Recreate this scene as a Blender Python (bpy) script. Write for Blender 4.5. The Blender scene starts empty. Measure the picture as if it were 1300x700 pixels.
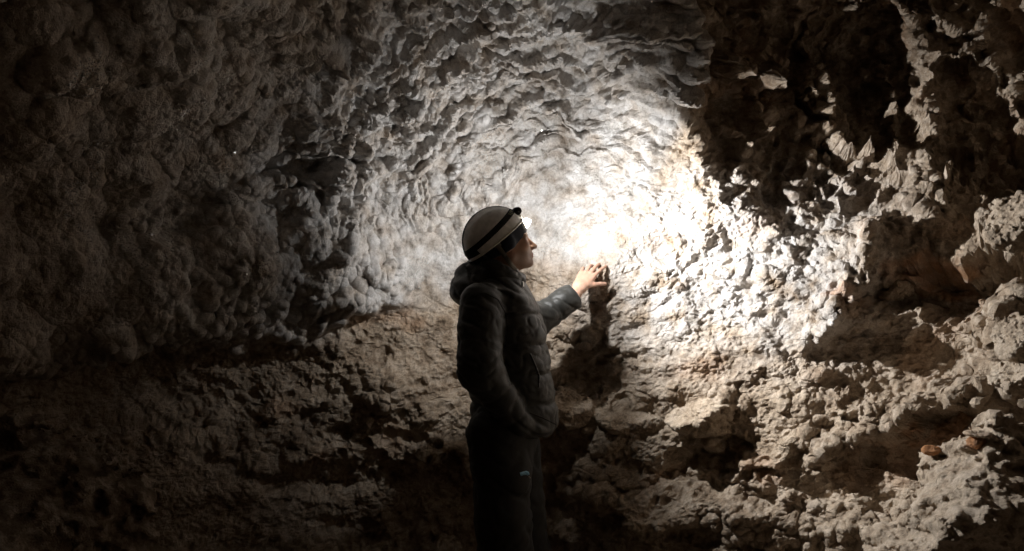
import bpy, math
import numpy as np
from concurrent.futures import ThreadPoolExecutor
from mathutils import Matrix, Vector

F = np.float32
scene = bpy.context.scene
col = scene.collection
R = math.radians

# ------------------------------------------------------------------ camera
CAM = (0.0, 0.0, 1.5)
LENS = 35.0
camd = bpy.data.cameras.new('camera')
camd.lens = LENS
camd.sensor_width = 36.0
camd.clip_end = 200.0
camd.clip_start = 0.05
cam = bpy.data.objects.new('camera', camd)
cam.location = CAM
cam.rotation_euler = (R(90), 0, 0)
col.objects.link(cam)
scene.camera = cam

# ------------------------------------------------------------------ world: a night-dark sky outside the closed cave
world = bpy.data.worlds.new('World')
scene.world = world
world.use_nodes = True
wn = world.node_tree
wn.nodes.clear()
sky = wn.nodes.new('ShaderNodeTexSky')
sky.sky_type = 'NISHITA'
sky.sun_disc = False
sky.sun_elevation = R(2)
sky.sun_rotation = R(0)
bg = wn.nodes.new('ShaderNodeBackground')
bg.inputs['Strength'].default_value = 0.02
wo = wn.nodes.new('ShaderNodeOutputWorld')
wn.links.new(sky.outputs['Color'], bg.inputs['Color'])
wn.links.new(bg.outputs['Background'], wo.inputs['Surface'])

# ------------------------------------------------------------------ exposure and light transport
scene.view_settings.view_transform = 'Standard'
scene.view_settings.look = 'None'
scene.view_settings.gamma = 1.0
scene.view_settings.use_curve_mapping = False
scene.view_settings.exposure = 1.18
scene.render.engine = 'CYCLES'
cy = scene.cycles
cy.max_bounces = 6
cy.diffuse_bounces = 5
cy.glossy_bounces = 4
cy.use_denoising = True
cy.use_adaptive_sampling = True
cy.adaptive_threshold = 0.03
cy.sample_clamp_indirect = 6.0
cy.caustics_reflective = False
cy.caustics_refractive = False

LAMP_POWER = 11.5       # headlamp: wide flood
LAMP_SPOT = 14.5        # headlamp: extra light shaping the beam on the bright wall
LAMP_BEAM = 80.0        # headlamp: extra light shaping the beam towards the far right
LAMP_AIM = (0.92, -0.24, -0.22)

PXM = 36.0 / LENS / 1300.0          # metres across one survey unit at one metre


def at(u, v, y):
    """a point of the cave y metres in front of the survey station (the camera's tripod)"""
    return np.array([(u - 650.0) * PXM * y, y, CAM[2] + (350.0 - v) * PXM * y])


# ------------------------------------------------------------------ numeric helpers
rng = np.random.default_rng(11)
PERM = np.tile(rng.permutation(256).astype(np.int32), 3)
GR = rng.normal(size=(256, 3)).astype(F)
GR /= np.linalg.norm(GR, axis=1, keepdims=True)
GX, GY, GZ = [np.ascontiguousarray(GR[:, i]) * F(1.5) for i in range(3)]
RND = rng.random((256, 6)).astype(F)


def perlin(x, y, z):
    xi = np.floor(x); yi = np.floor(y); zi = np.floor(z)
    fx = (x - xi).astype(F); fy = (y - yi).astype(F); fz = (z - zi).astype(F)
    xi = xi.astype(np.int32) & 255; yi = yi.astype(np.int32) & 255; zi = zi.astype(np.int32) & 255
    ux = fx * fx * fx * (fx * (fx * 6 - 15) + 10)
    uy = fy * fy * fy * (fy * (fy * 6 - 15) + 10)
    uz = fz * fz * fz * (fz * (fz * 6 - 15) + 10)
    A0 = PERM[xi]; A1 = PERM[xi + 1]
    B00 = PERM[A0 + yi]; B01 = PERM[A0 + yi + 1]; B10 = PERM[A1 + yi]; B11 = PERM[A1 + yi + 1]

    def g(h, dx, dy, dz):
        return GX[h] * dx + GY[h] * dy + GZ[h] * dz
    fx1 = fx - 1; fy1 = fy - 1; fz1 = fz - 1
    n000 = g(PERM[B00 + zi], fx, fy, fz); n100 = g(PERM[B10 + zi], fx1, fy, fz)
    n010 = g(PERM[B01 + zi], fx, fy1, fz); n110 = g(PERM[B11 + zi], fx1, fy1, fz)
    n001 = g(PERM[B00 + zi + 1], fx, fy, fz1); n101 = g(PERM[B10 + zi + 1], fx1, fy, fz1)
    n011 = g(PERM[B01 + zi + 1], fx, fy1, fz1); n111 = g(PERM[B11 + zi + 1], fx1, fy1, fz1)
    a = n000 + ux * (n100 - n000); b = n010 + ux * (n110 - n010)
    c = n001 + ux * (n101 - n001); d = n011 + ux * (n111 - n011)
    a = a + uy * (b - a); c = c + uy * (d - c)
    return a + uz * (c - a)


def fbm(x, y, z, octaves, gain=0.5, ridged=False):
    s = 0; amp = 1.0; tot = 0; k = 1.0
    for i in range(octaves):
        n = perlin(x * k + 17.3 * i, y * k - 9.1 * i, z * k + 4.7 * i)
        if ridged:
            n = 1 - 2 * np.abs(n)
        s = s + amp * n; tot += amp
        amp *= gain; k *= 2.07
    return s / tot


def cells(x, y, z, jit=0.85):
    """nearest feature point: distance, offset vector, hash, second distance"""
    bx = np.floor(x - 0.5); by = np.floor(y - 0.5); bz = np.floor(z - 0.5)
    best = np.full(x.shape, 9.0, F); sec = best.copy()
    bh = np.zeros(x.shape, np.int32)
    ox = np.zeros(x.shape, F); oy = ox.copy(); oz = ox.copy()
    for i in (0, 1):
        for j in (0, 1):
            for k in (0, 1):
                cx = bx + i; cy_ = by + j; cz = bz + k
                h = PERM[PERM[PERM[cx.astype(np.int32) & 255] + (cy_.astype(np.int32) & 255)] + (cz.astype(np.int32) & 255)]
                r = RND[h]
                dx = (x - (cx + 0.5 + (r[:, 0] - 0.5) * jit)).astype(F)
                dy = (y - (cy_ + 0.5 + (r[:, 1] - 0.5) * jit)).astype(F)
                dz = (z - (cz + 0.5 + (r[:, 2] - 0.5) * jit)).astype(F)
                d = dx * dx + dy * dy + dz * dz
                m = d < best
                sec = np.where(m, best, np.minimum(sec, d))
                best = np.where(m, d, best); bh = np.where(m, h, bh)
                ox = np.where(m, dx, ox); oy = np.where(m, dy, oy); oz = np.where(m, dz, oz)
    return np.sqrt(best), (ox, oy, oz), bh, np.sqrt(sec)


ROT = np.array([[.36, .48, -.8], [-.8, .6, 0], [.48, .64, .6]])


def facet(x, y, z, seed=0.0):
    """continuous noise made of flat facets that meet in sharp edges"""
    X = ROT[0, 0] * x + ROT[0, 1] * y + ROT[0, 2] * z + seed
    Y = ROT[1, 0] * x + ROT[1, 1] * y + ROT[1, 2] * z - seed * 1.7
    Z = ROT[2, 0] * x + ROT[2, 1] * y + ROT[2, 2] * z + seed * .6
    xi = np.floor(X); yi = np.floor(Y); zi = np.floor(Z)
    f = np.stack([X - xi, Y - yi, Z - zi], -1)
    o = np.argsort(-f, axis=1)
    fs = np.take_along_axis(f, o, 1)
    i = np.stack([xi, yi, zi], -1).astype(np.int32)

    def val(c):
        return RND[PERM[PERM[PERM[c[:, 0] & 255] + (c[:, 1] & 255)] + (c[:, 2] & 255)], 3] - F(.5)
    r = np.arange(len(x))
    v0 = val(i); i = i.copy(); i[r, o[:, 0]] += 1
    v1 = val(i); i[r, o[:, 1]] += 1
    v2 = val(i); i[r, o[:, 2]] += 1
    v3 = val(i)
    a, b, c = fs[:, 0], fs[:, 1], fs[:, 2]
    return v0 * (1 - a) + v1 * (a - b) + v2 * (b - c) + v3 * c


def sstep(a, b, x):
    t = np.clip((x - a) / (b - a), 0, 1)
    return t * t * (3 - 2 * t)


def chunked(fn, arrs, size=40000):
    n = len(arrs[0])
    parts = [[a[i:i + size] for a in arrs] for i in range(0, n, size)]
    with ThreadPoolExecutor(4) as ex:
        res = list(ex.map(lambda p: fn(*p), parts))
    if isinstance(res[0], tuple):
        return tuple(np.concatenate([r[k] for r in res]) for k in range(len(res[0])))
    return np.concatenate(res)


# ------------------------------------------------------------------ mesh helpers
def mesh_from(name, verts, faces, mat=None, smooth=True):
    """faces: (n,3) or (n,4) int array, or list of lists"""
    me = bpy.data.meshes.new(name)
    verts = np.asarray(verts, F)
    if isinstance(faces, np.ndarray):
        k = faces.shape[1]; nf = len(faces)
        me.vertices.add(len(verts)); me.vertices.foreach_set('co', verts.ravel())
        me.loops.add(nf * k); me.loops.foreach_set('vertex_index', faces.astype(np.int32).ravel())
        me.polygons.add(nf)
        me.polygons.foreach_set('loop_start', np.arange(nf, dtype=np.int32) * k)
        me.update(calc_edges=True)
    else:
        me.from_pydata(verts.tolist(), [], [list(f) for f in faces])
    me.polygons.foreach_set('use_smooth', np.full(len(me.polygons), smooth))
    me.validate()
    if mat:
        me.materials.append(mat)
    return me


def obj(name, me, parent=None):
    o = bpy.data.objects.new(name, me)
    col.objects.link(o)
    if parent:
        o.parent = parent
        o.matrix_parent_inverse = parent.matrix_world.inverted()
    return o


def tag(o, label=None, cat=None, group=None, kind=None):
    if label: o['label'] = label
    if cat: o['category'] = cat
    if group: o['group'] = group
    if kind: o['kind'] = kind
    return o


def surface_nets(fn, xs, ys, zs, block=8):
    """polygonise fn(P)=0 (negative inside) over a rectilinear grid, skipping empty blocks"""
    xs, ys, zs = [np.asarray(a, np.float64) for a in (xs, ys, zs)]
    nx, ny, nz = len(xs), len(ys), len(zs)

    def blocks(a):
        st = np.arange(0, len(a), block)
        en = np.minimum(st + block, len(a)) - 1
        return st, (a[st] + a[en]) / 2, (a[en] - a[st]) / 2 + 1e-4
    (sx, cx, hx), (sy, cy_, hy), (sz, cz, hz) = blocks(xs), blocks(ys), blocks(zs)
    BC = np.stack(np.meshgrid(cx, cy_, cz, indexing='ij'), -1).reshape(-1, 3)
    BH = np.stack(np.meshgrid(hx, hy, hz, indexing='ij'), -1).reshape(-1, 3)
    BS = np.stack(np.meshgrid(sx, sy, sz, indexing='ij'), -1).reshape(-1, 3)
    D = chunked(lambda p: fn(p[:, 0], p[:, 1], p[:, 2]), [BC])
    rad = np.linalg.norm(BH, axis=1) * 1.7 + 0.02
    act = np.abs(D) < rad
    V = np.full((nx, ny, nz), 1.0, F)
    for s, d in zip(BS[~act], D[~act]):
        V[s[0]:s[0] + block, s[1]:s[1] + block, s[2]:s[2] + block] = 1.0 if d > 0 else -1.0
    S = BS[act]
    I = np.arange(block)
    ii = np.stack(np.meshgrid(I, I, I, indexing='ij'), -1).reshape(-1, 3)
    idx = (S[:, None, :] + ii[None]).reshape(-1, 3)
    ok = (idx[:, 0] < nx) & (idx[:, 1] < ny) & (idx[:, 2] < nz)
    idx = idx[ok]
    P = np.stack([xs[idx[:, 0]], ys[idx[:, 1]], zs[idx[:, 2]]], -1)
    val = chunked(lambda p: fn(p[:, 0], p[:, 1], p[:, 2]), [P])
    V[idx[:, 0], idx[:, 1], idx[:, 2]] = val
    ins = V < 0
    c = np.zeros((nx - 1, ny - 1, nz - 1), np.int8)
    for i in (0, 1):
        for j in (0, 1):
            for k in (0, 1):
                c += ins[i:nx - 1 + i, j:ny - 1 + j, k:nz - 1 + k]
    cell = (c > 0) & (c < 8)
    ci = np.argwhere(cell)
    vid = np.full(cell.shape, -1, np.int32)
    vid[cell] = np.arange(len(ci))
    acc = np.zeros((len(ci), 3)); cnt = np.zeros(len(ci))
    corners = [(i, j, k) for i in (0, 1) for j in (0, 1) for k in (0, 1)]
    for a in corners:
        for ax in range(3):
            if a[ax]: continue
            b = list(a); b[ax] = 1
            ia = ci + np.array(a); ib = ci + np.array(b)
            va = V[ia[:, 0], ia[:, 1], ia[:, 2]]; vb = V[ib[:, 0], ib[:, 1], ib[:, 2]]
            m = (va < 0) != (vb < 0)
            t = np.zeros(len(ci)); t[m] = va[m] / (va[m] - vb[m])
            pa = np.stack([xs[ia[:, 0]], ys[ia[:, 1]], zs[ia[:, 2]]], -1)
            pb = np.stack([xs[ib[:, 0]], ys[ib[:, 1]], zs[ib[:, 2]]], -1)
            p = pa + (pb - pa) * t[:, None]
            acc[m] += p[m]; cnt[m] += 1
    verts = acc / cnt[:, None]
    quads = []
    for ax in range(3):
        sl0 = [slice(None)] * 3; sl1 = [slice(None)] * 3
        sl0[ax] = slice(0, -1); sl1[ax] = slice(1, None)
        A = ins[tuple(sl0)]; B = ins[tuple(sl1)]
        e = np.argwhere(A != B)
        o1, o2 = [(1, 2), (2, 0), (0, 1)][ax]
        n = [nx, ny, nz]
        ok = (e[:, o1] > 0) & (e[:, o2] > 0) & (e[:, o1] < n[o1] - 1) & (e[:, o2] < n[o2] - 1)
        e = e[ok]

        def cid(d1, d2):
            q = e.copy(); q[:, o1] += d1; q[:, o2] += d2
            return vid[q[:, 0], q[:, 1], q[:, 2]]
        q = np.stack([cid(-1, -1), cid(0, -1), cid(0, 0), cid(-1, 0)], -1)
        fl = B[e[:, 0], e[:, 1], e[:, 2]]
        q[fl] = q[fl][:, ::-1]
        quads.append(q)
    q = np.concatenate(quads)
    q = q[(q >= 0).all(axis=1)]
    return verts, q


def relax(verts, quads, it=1, w=0.5):
    n = len(verts)
    for _ in range(it):
        acc = np.zeros((n, 3)); cnt = np.zeros(n)
        for a in range(4):
            i = quads[:, a]
            for b in (1, 3):
                j = quads[:, (a + b) % 4]
                for k in range(3):
                    acc[:, k] += np.bincount(i, verts[j, k], n)
                cnt += np.bincount(i, minlength=n)
        verts = verts * (1 - w) + w * acc / np.maximum(cnt, 1)[:, None]
    return verts


def frange(a, b, h):
    return np.linspace(a, b, max(3, int(round((b - a) / h)) + 1))


# signed distances -------------------------------------------------------
def smin(a, b, k):
    h = np.clip(0.5 + 0.5 * (b - a) / k, 0, 1)
    return b + (a - b) * h - k * h * (1 - h)


def smax(a, b, k):
    return -smin(-a, -b, k)


def sd_cone(x, y, z, a, b, ra, rb):
    a = np.asarray(a, float); b = np.asarray(b, float)
    ba = b - a; l2 = float(ba @ ba)
    px, py, pz = x - a[0], y - a[1], z - a[2]
    t = np.clip((px * ba[0] + py * ba[1] + pz * ba[2]) / l2, 0, 1)
    d = np.sqrt((px - ba[0] * t) ** 2 + (py - ba[1] * t) ** 2 + (pz - ba[2] * t) ** 2)
    return d - (ra + (rb - ra) * t)


def axis_t(x, y, z, a, b):
    a = np.asarray(a, float); b = np.asarray(b, float)
    ba = b - a
    return ((x - a[0]) * ba[0] + (y - a[1]) * ba[1] + (z - a[2]) * ba[2]) / float(ba @ ba)


def sd_ell(x, y, z, c, r):
    qx, qy, qz = (x - c[0]) / r[0], (y - c[1]) / r[1], (z - c[2]) / r[2]
    k0 = np.sqrt(qx * qx + qy * qy + qz * qz)
    k1 = np.sqrt((qx / r[0]) ** 2 + (qy / r[1]) ** 2 + (qz / r[2]) ** 2)
    return k0 * (k0 - 1) / np.maximum(k1, 1e-6)


# ------------------------------------------------------------------ materials
class NT:
    def __init__(self, name):
        self.m = bpy.data.materials.new(name); self.m.use_nodes = True
        self.t = self.m.node_tree; self.t.nodes.clear()
        self.out = self.n('ShaderNodeOutputMaterial')
        self.bsdf = self.n('ShaderNodeBsdfPrincipled')
        self.l(self.bsdf.outputs[0], self.out.inputs['Surface'])

    def n(self, kind, **kw):
        nd = self.t.nodes.new(kind)
        for k, v in kw.items():
            if hasattr(nd, k): setattr(nd, k, v)
            else: nd.inputs[k.replace('_', ' ')].default_value = v
        return nd

    def l(self, a, b): self.t.links.new(a, b)

    def obj_coord(self):
        return self.n('ShaderNodeTexCoord').outputs['Object']

    def noise(self, co, scale, detail=4, rough=0.55, dist=0.0):
        nd = self.n('ShaderNodeTexNoise')
        nd.inputs['Scale'].default_value = scale; nd.inputs['Detail'].default_value = detail
        nd.inputs['Roughness'].default_value = rough; nd.inputs['Distortion'].default_value = dist
        self.l(co, nd.inputs['Vector'])
        return nd.outputs['Fac']

    def ramp(self, fac, stops):
        r = self.n('ShaderNodeValToRGB')
        e = r.color_ramp.elements
        while len(e) < len(stops): e.new(0.5)
        for el, (p, c) in zip(e, stops):
            el.position = p
            el.color = (c[0], c[1], c[2], 1) if isinstance(c, tuple) else (c, c, c, 1)
        self.l(fac, r.inputs['Fac'])
        return r.outputs['Color']

    def mix(self, fac, a, b, mode='MIX'):
        m = self.n('ShaderNodeMix', data_type='RGBA', blend_type=mode)
        for s, val in ((0, fac), (6, a), (7, b)):
            if hasattr(val, 'node'): self.l(val, m.inputs[s])
            else: m.inputs[s].default_value = val if not isinstance(val, tuple) else (*val, 1)
        return m.outputs[2]

    def math(self, op, a, b=0.5):
        m = self.n('ShaderNodeMath', operation=op)
        for s, val in ((0, a), (1, b)):
            if hasattr(val, 'node'): self.l(val, m.inputs[s])
            else: m.inputs[s].default_value = val
        return m.outputs[0]

    def bump(self, height, dist, strength=1.0, normal=None):
        b = self.n('ShaderNodeBump')
        b.inputs['Distance'].default_value = dist; b.inputs['Strength'].default_value = strength
        self.l(height, b.inputs['Height'])
        if normal is not None: self.l(normal, b.inputs['Normal'])
        return b.outputs['Normal']

    def set(self, **kw):
        for k, v in kw.items():
            s = self.bsdf.inputs[k.replace('_', ' ')]
            if hasattr(v, 'node'): self.l(v, s)
            else: s.default_value = (*v, 1) if isinstance(v, tuple) and len(v) == 3 and s.type == 'RGBA' else v
        return self.m


def rock_material():
    t = NT('cave_rock')
    co = t.obj_coord()
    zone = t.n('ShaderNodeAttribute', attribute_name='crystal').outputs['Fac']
    rust = t.n('ShaderNodeAttribute', attribute_name='rust').outputs['Fac']
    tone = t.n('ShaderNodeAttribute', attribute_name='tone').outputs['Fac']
    n2 = t.noise(co, 16, 4, 0.65)
    n3 = t.noise(co, 130, 2, 0.6)
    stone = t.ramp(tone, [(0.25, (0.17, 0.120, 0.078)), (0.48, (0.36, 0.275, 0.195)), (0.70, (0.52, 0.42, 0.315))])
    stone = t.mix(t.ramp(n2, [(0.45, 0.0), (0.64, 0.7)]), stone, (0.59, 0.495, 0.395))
    stone = t.mix(t.ramp(n2, [(0.30, 0.7), (0.44, 0.0)]), stone, (0.13, 0.092, 0.06))
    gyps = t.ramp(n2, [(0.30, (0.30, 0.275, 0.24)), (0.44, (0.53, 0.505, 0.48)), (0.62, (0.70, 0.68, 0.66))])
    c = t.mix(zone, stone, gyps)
    c = t.mix(rust, c, (0.50, 0.215, 0.075))
    c = t.mix(0.35, c, t.ramp(n3, [(0.3, 0.25), (0.7, 0.75)]), 'OVERLAY')
    nb = t.bump(t.noise(co, 170, 3, 0.7), 0.011, 0.9)
    rough = t.ramp(t.math('MULTIPLY', zone, n3), [(0.0, 0.85), (0.30, 0.55), (0.55, 0.28)])
    return t.set(Base_Color=c, Roughness=rough, Specular_IOR_Level=0.35, Normal=nb)


def cloth_material(name, c1, c2, rough=0.7, weave=900, wr=0.004, sheen=0.1):
    t = NT(name)
    co = t.obj_coord()
    c = t.mix(t.noise(co, 9, 5, 0.6), c1, c2)
    c = t.mix(t.ramp(t.noise(co, 30, 4), [(0.52, 0.0), (0.75, 0.35)]), c, tuple(v * 1.9 + 0.01 for v in c2))
    nb = t.bump(t.noise(co, 30, 3, 0.5, 0.8), wr, 0.3)
    nb = t.bump(t.noise(co, weave, 2), 0.0008, 0.4, nb)
    return t.set(Base_Color=c, Roughness=rough, Normal=nb, Sheen_Weight=sheen, Specular_IOR_Level=0.35)


def plain_material(name, c, rough=0.5, spec=0.5, metal=0.0, var=0.12, scale=60, bump=0.0006):
    t = NT(name)
    co = t.obj_coord()
    n = t.noise(co, scale, 4)
    cc = t.mix(t.ramp(n, [(0.35, 0.0), (0.7, 1.0)]), tuple(v * (1 - var) for v in c), tuple(min(1, v * (1 + var)) for v in c))
    return t.set(Base_Color=cc, Roughness=rough, Specular_IOR_Level=spec, Metallic=metal, Normal=t.bump(n, bump, 0.5))


M = {}
M['rock'] = rock_material()

# ------------------------------------------------------------------ the cave wall
CEN = np.array([0.0, 1.0, 1.45])       # middle of the chamber
GRID = 1.0                             # 1 = full mesh density

CTRL = []
for v, row in {
    0: [(0, 3.0), (150, 3.25), (300, 3.6), (450, 4.05), (600, 4.3), (750, 4.3), (860, 4.08), (930, 4.25), (1000, 4.3), (1100, 4.35), (1200, 4.3), (1300, 4.15)],
    100: [(0, 3.2), (150, 3.45), (300, 3.98), (450, 4.36), (600, 4.55), (750, 4.58), (865, 4.22), (930, 4.38), (1020, 4.42), (1120, 4.42), (1200, 4.36), (1300, 4.2)],
    200: [(0, 3.45), (200, 3.95), (400, 4.4), (500, 4.58), (600, 4.68), (700, 4.72), (800, 4.62), (885, 4.33), (940, 4.40), (1040, 4.40), (1110, 4.37), (1175, 4.27), (1300, 4.1)],
    300: [(0, 3.55), (200, 4.02), (400, 4.45), (500, 4.62), (600, 4.72), (700, 4.68), (760, 4.53), (850, 4.40), (1000, 4.25), (1150, 4.08), (1300, 3.8)],
    400: [(0, 3.6), (200, 4.05), (400, 4.5), (500, 4.66), (600, 4.75), (700, 4.65), (800, 4.42), (950, 4.22), (1100, 4.05), (1300, 3.65)],
    550: [(0, 3.8), (200, 4.25), (400, 4.55), (500, 4.6), (700, 4.58), (760, 4.48), (850, 4.28), (1000, 4.08), (1150, 3.9), (1300, 3.55)],
    700: [(0, 3.7), (200, 4.2), (400, 4.5), (600, 4.5), (800, 4.3), (1000, 3.95), (1150, 3.7), (1300, 3.4)],
}.items():
    for u, y in row:
        CTRL.append(at(u, v, y))
for az, el, r in [(-60, 0, 2.7), (60, 0, 2.9), (-62, 30, 1.9), (62, 30, 2.0), (-62, -25, 2.9), (62, -25, 3.0), (-100, 0, 2.4), (100, 0, 2.5),
                  (-140, 0, 2.6), (140, 0, 2.6), (180, 0, 2.8), (0, 50, 1.45), (-40, 55, 1.35), (40, 55, 1.35), (0, 80, 1.15), (-100, 40, 1.6),
                  (100, 40, 1.6), (180, 40, 1.6), (150, 40, 1.6), (-150, 40, 1.6), (0, -40, 3.1), (-50, -45, 2.9), (50, -45, 2.9), (0, -80, 2.2),
                  (110, -40, 2.6), (-110, -40, 2.6), (180, -40, 2.6)]:
    a, e = R(az), R(el)
    CTRL.append(CEN + r * np.array([math.sin(a) * math.cos(e), math.cos(a) * math.cos(e), math.sin(e)]))
CTRL = np.array(CTRL) - CEN
crad = np.linalg.norm(CTRL, axis=1)
cdir = CTRL / crad[:, None]


def rbf(d):
    return np.sqrt(d * d + 0.03)


_A = rbf(np.linalg.norm(cdir[:, None] - cdir[None], axis=2)) + np.eye(len(cdir)) * -1e-4
_A = np.block([[_A, np.ones((len(cdir), 1))], [np.ones((1, len(cdir))), np.zeros((1, 1))]])
WGT = np.linalg.solve(_A, np.append(crad, 0))


def base_radius(dx, dy, dz):
    s = np.full(dx.shape, WGT[-1])
    for c, w in zip(cdir, WGT):
        s = s + w * rbf(np.sqrt((dx - c[0]) ** 2 + (dy - c[1]) ** 2 + (dz - c[2]) ** 2))
    return s


# hollows (-) and swells (+): u, v, half width, half height, turn, metres, edge softness
BLOBS = [
    (1005, 175, 120, 75, 8, -0.07, .9), (940, 50, 70, 75, 0, -0.08, .9), (1065, 50, 90, 60, 0, -0.08, .9), (1095, 120, 62, 120, 0, -0.12, .8),
    (1185, 372, 80, 34, -8, -0.26, .45), (1150, 455, 140, 50, -10, -0.09, .7), (1285, 215, 70, 48, -20, -0.26, .4),
    (1295, 345, 55, 38, 0, -0.22, .4), (1115, 605, 95, 42, -8, -0.08, .7), (905, 582, 85, 22, -4, -0.07, .6),
    (388, 212, 58, 24, -14, -0.15, .35), (210, 500, 240, 85, -6, -0.16, .8), (745, 470, 52, 62, 0, -0.06, .7),
    (480, 205, 40, 40, 0, -0.05, .6), (500, 640, 160, 60, 0, -0.08, .7), (640, 640, 90, 60, 0, -0.06, .7),
    (300, 300, 60, 50, 0, 0.06, .7), (230, 320, 45, 40, 0, 0.05, .7), (390, 300, 40, 55, 0, 0.07, .7), (330, 350, 60, 40, 0, .07, .7),
    (1185, 190, 24, 130, 4, 0.10, .9), (1235, 50, 20, 75, -22, 0.08, .9), (1160, 524, 112, 26, -11, 0.20, .45),
    (905, 520, 62, 20, -48, 0.06, .7), (815, 545, 70, 22, -14, 0.05, .7), (960, 585, 110, 20, -10, 0.05, .5),
    (720, 520, 40, 26, 0, 0.08, .5), (560, 565, 120, 18, 6, 0.05, .6), (470, 500, 80, 40, 0, 0.06, .7),
    (1040, 250, 50, 40, 0, 0.04, .6), (950, 300, 60, 60, 0, 0.03, .7), (860, 640, 150, 26, 3, 0.07, .5), (1010, 660, 110, 22, -6, .06, .5),
    (770, 590, 60, 18, 5, 0.06, .5), (1285, 285, 40, 42, -25, 0.14, .5), (1290, 450, 36, 50, 15, 0.14, .5),
]
LINES = [  # points, half width, metres
    ([(850, -20), (866, 50), (868, 108), (880, 165), (897, 215)], 14, 0.15),
    ([(1125, 312), (1085, 362), (1050, 412)], 24, 0.12),
    ([(120, 470), (220, 420), (320, 400), (420, 370), (490, 345)], 45, 0.07),
    ([(150, 280), (250, 264), (310, 243), (345, 208), (395, 188), (442, 192)], 11, 0.06),
    ([(415, 320), (440, 265), (452, 215), (440, 170), (470, 130), (520, 118), (565, 70)], 11, 0.06),
    ([(565, 40), (600, 24), (630, 6), (650, -20)], 9, 0.05),
    ([(668, 16), (720, 18), (770, 32), (820, 20), (850, 18)], 9, 0.055),
    ([(470, 180), (530, 135), (590, 95), (660, 70), (740, 62), (820, 70)], 9, 0.04),
    ([(540, 190), (600, 140), (660, 115), (730, 108), (800, 118)], 9, 0.03),
    ([(590, 180), (640, 150), (700, 140), (760, 148)], 8, 0.02),
    ([(1150, 25), (1180, 110), (1195, 210), (1180, 300)], 14, 0.05),
    ([(1195, 15), (1250, 40), (1290, 105)], 9, 0.05),
    ([(1000, 225), (1050, 215), (1110, 235)], 10, 0.03), ([(912, 150), (925, 170), (940, 190)], 7, 0.20), ([(950, 138), (962, 165), (978, 188)], 7, 0.20),
    ([(1062, 178), (1078, 190), (1095, 192)], 6, 0.22), ([(905, 60), (930, 95), (970, 104)], 6, 0.20), ([(1125, 60), (1140, 120), (1132, 180)], 7, 0.18),
    ([(180, 60), (225, 25)], 8, 0.05), ([(290, 130), (320, 85)], 8, 0.05),
    ([(400, 20), (420, 70), (410, 110)], 10, 0.04),
]


def seg_dist(u, v, pts):
    best = np.full(u.shape, 1e6)
    for (ax, ay), (bx, by) in zip(pts[:-1], pts[1:]):
        l2 = (bx - ax) ** 2 + (by - ay) ** 2
        t = np.clip(((u - ax) * (bx - ax) + (v - ay) * (by - ay)) / l2, 0, 1)
        best = np.minimum(best, np.hypot(u - ax - t * (bx - ax), v - ay - t * (by - ay)))
    return best


BU = [-200, 0, 200, 420, 480, 560, 640, 740, 800, 840, 870, 900]
BV = [480, 470, 455, 430, 385, 362, 350, 335, 285, 235, 150, -200]


def survey(x, y, z):
    yy = np.maximum(y, 0.8)
    return 650 + x / (PXM * yy), 350 - (z - CAM[2]) / (PXM * yy), sstep(0.8, 1.6, y)


def wander(x, y, z):
    return (perlin(x * 3.1, y * 3.1, z * 3.1), perlin(x * 3.1 + 31, y * 3.1, z * 3.1),
            perlin(x * 11, y * 11 + 7, z * 11), perlin(x * 11 + 51, y * 11, z * 11),
            perlin(x * 31, y * 31 + 7, z * 31), perlin(x * 31 + 51, y * 31, z * 31))


def bump_cells(k, x, y, z, sq=1.25):
    f = cells(x * k, y * k, z * k)[0]
    return 1 - np.minimum(f * sq, 1.2) ** 2


def coat_mask(u, v, vis, w1, w3):
    bv = np.interp(u, BU, BV)
    return sstep(-28, 28, bv - v + 34 * w1 + 16 * w3) * sstep(905, 850, u + 22 * w3 + 14 * w1) * vis


def jag_mask(u, v, vis):
    return sstep(885, 960, u) * sstep(300, 215, v + .08 * (1100 - u)) * vis


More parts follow.
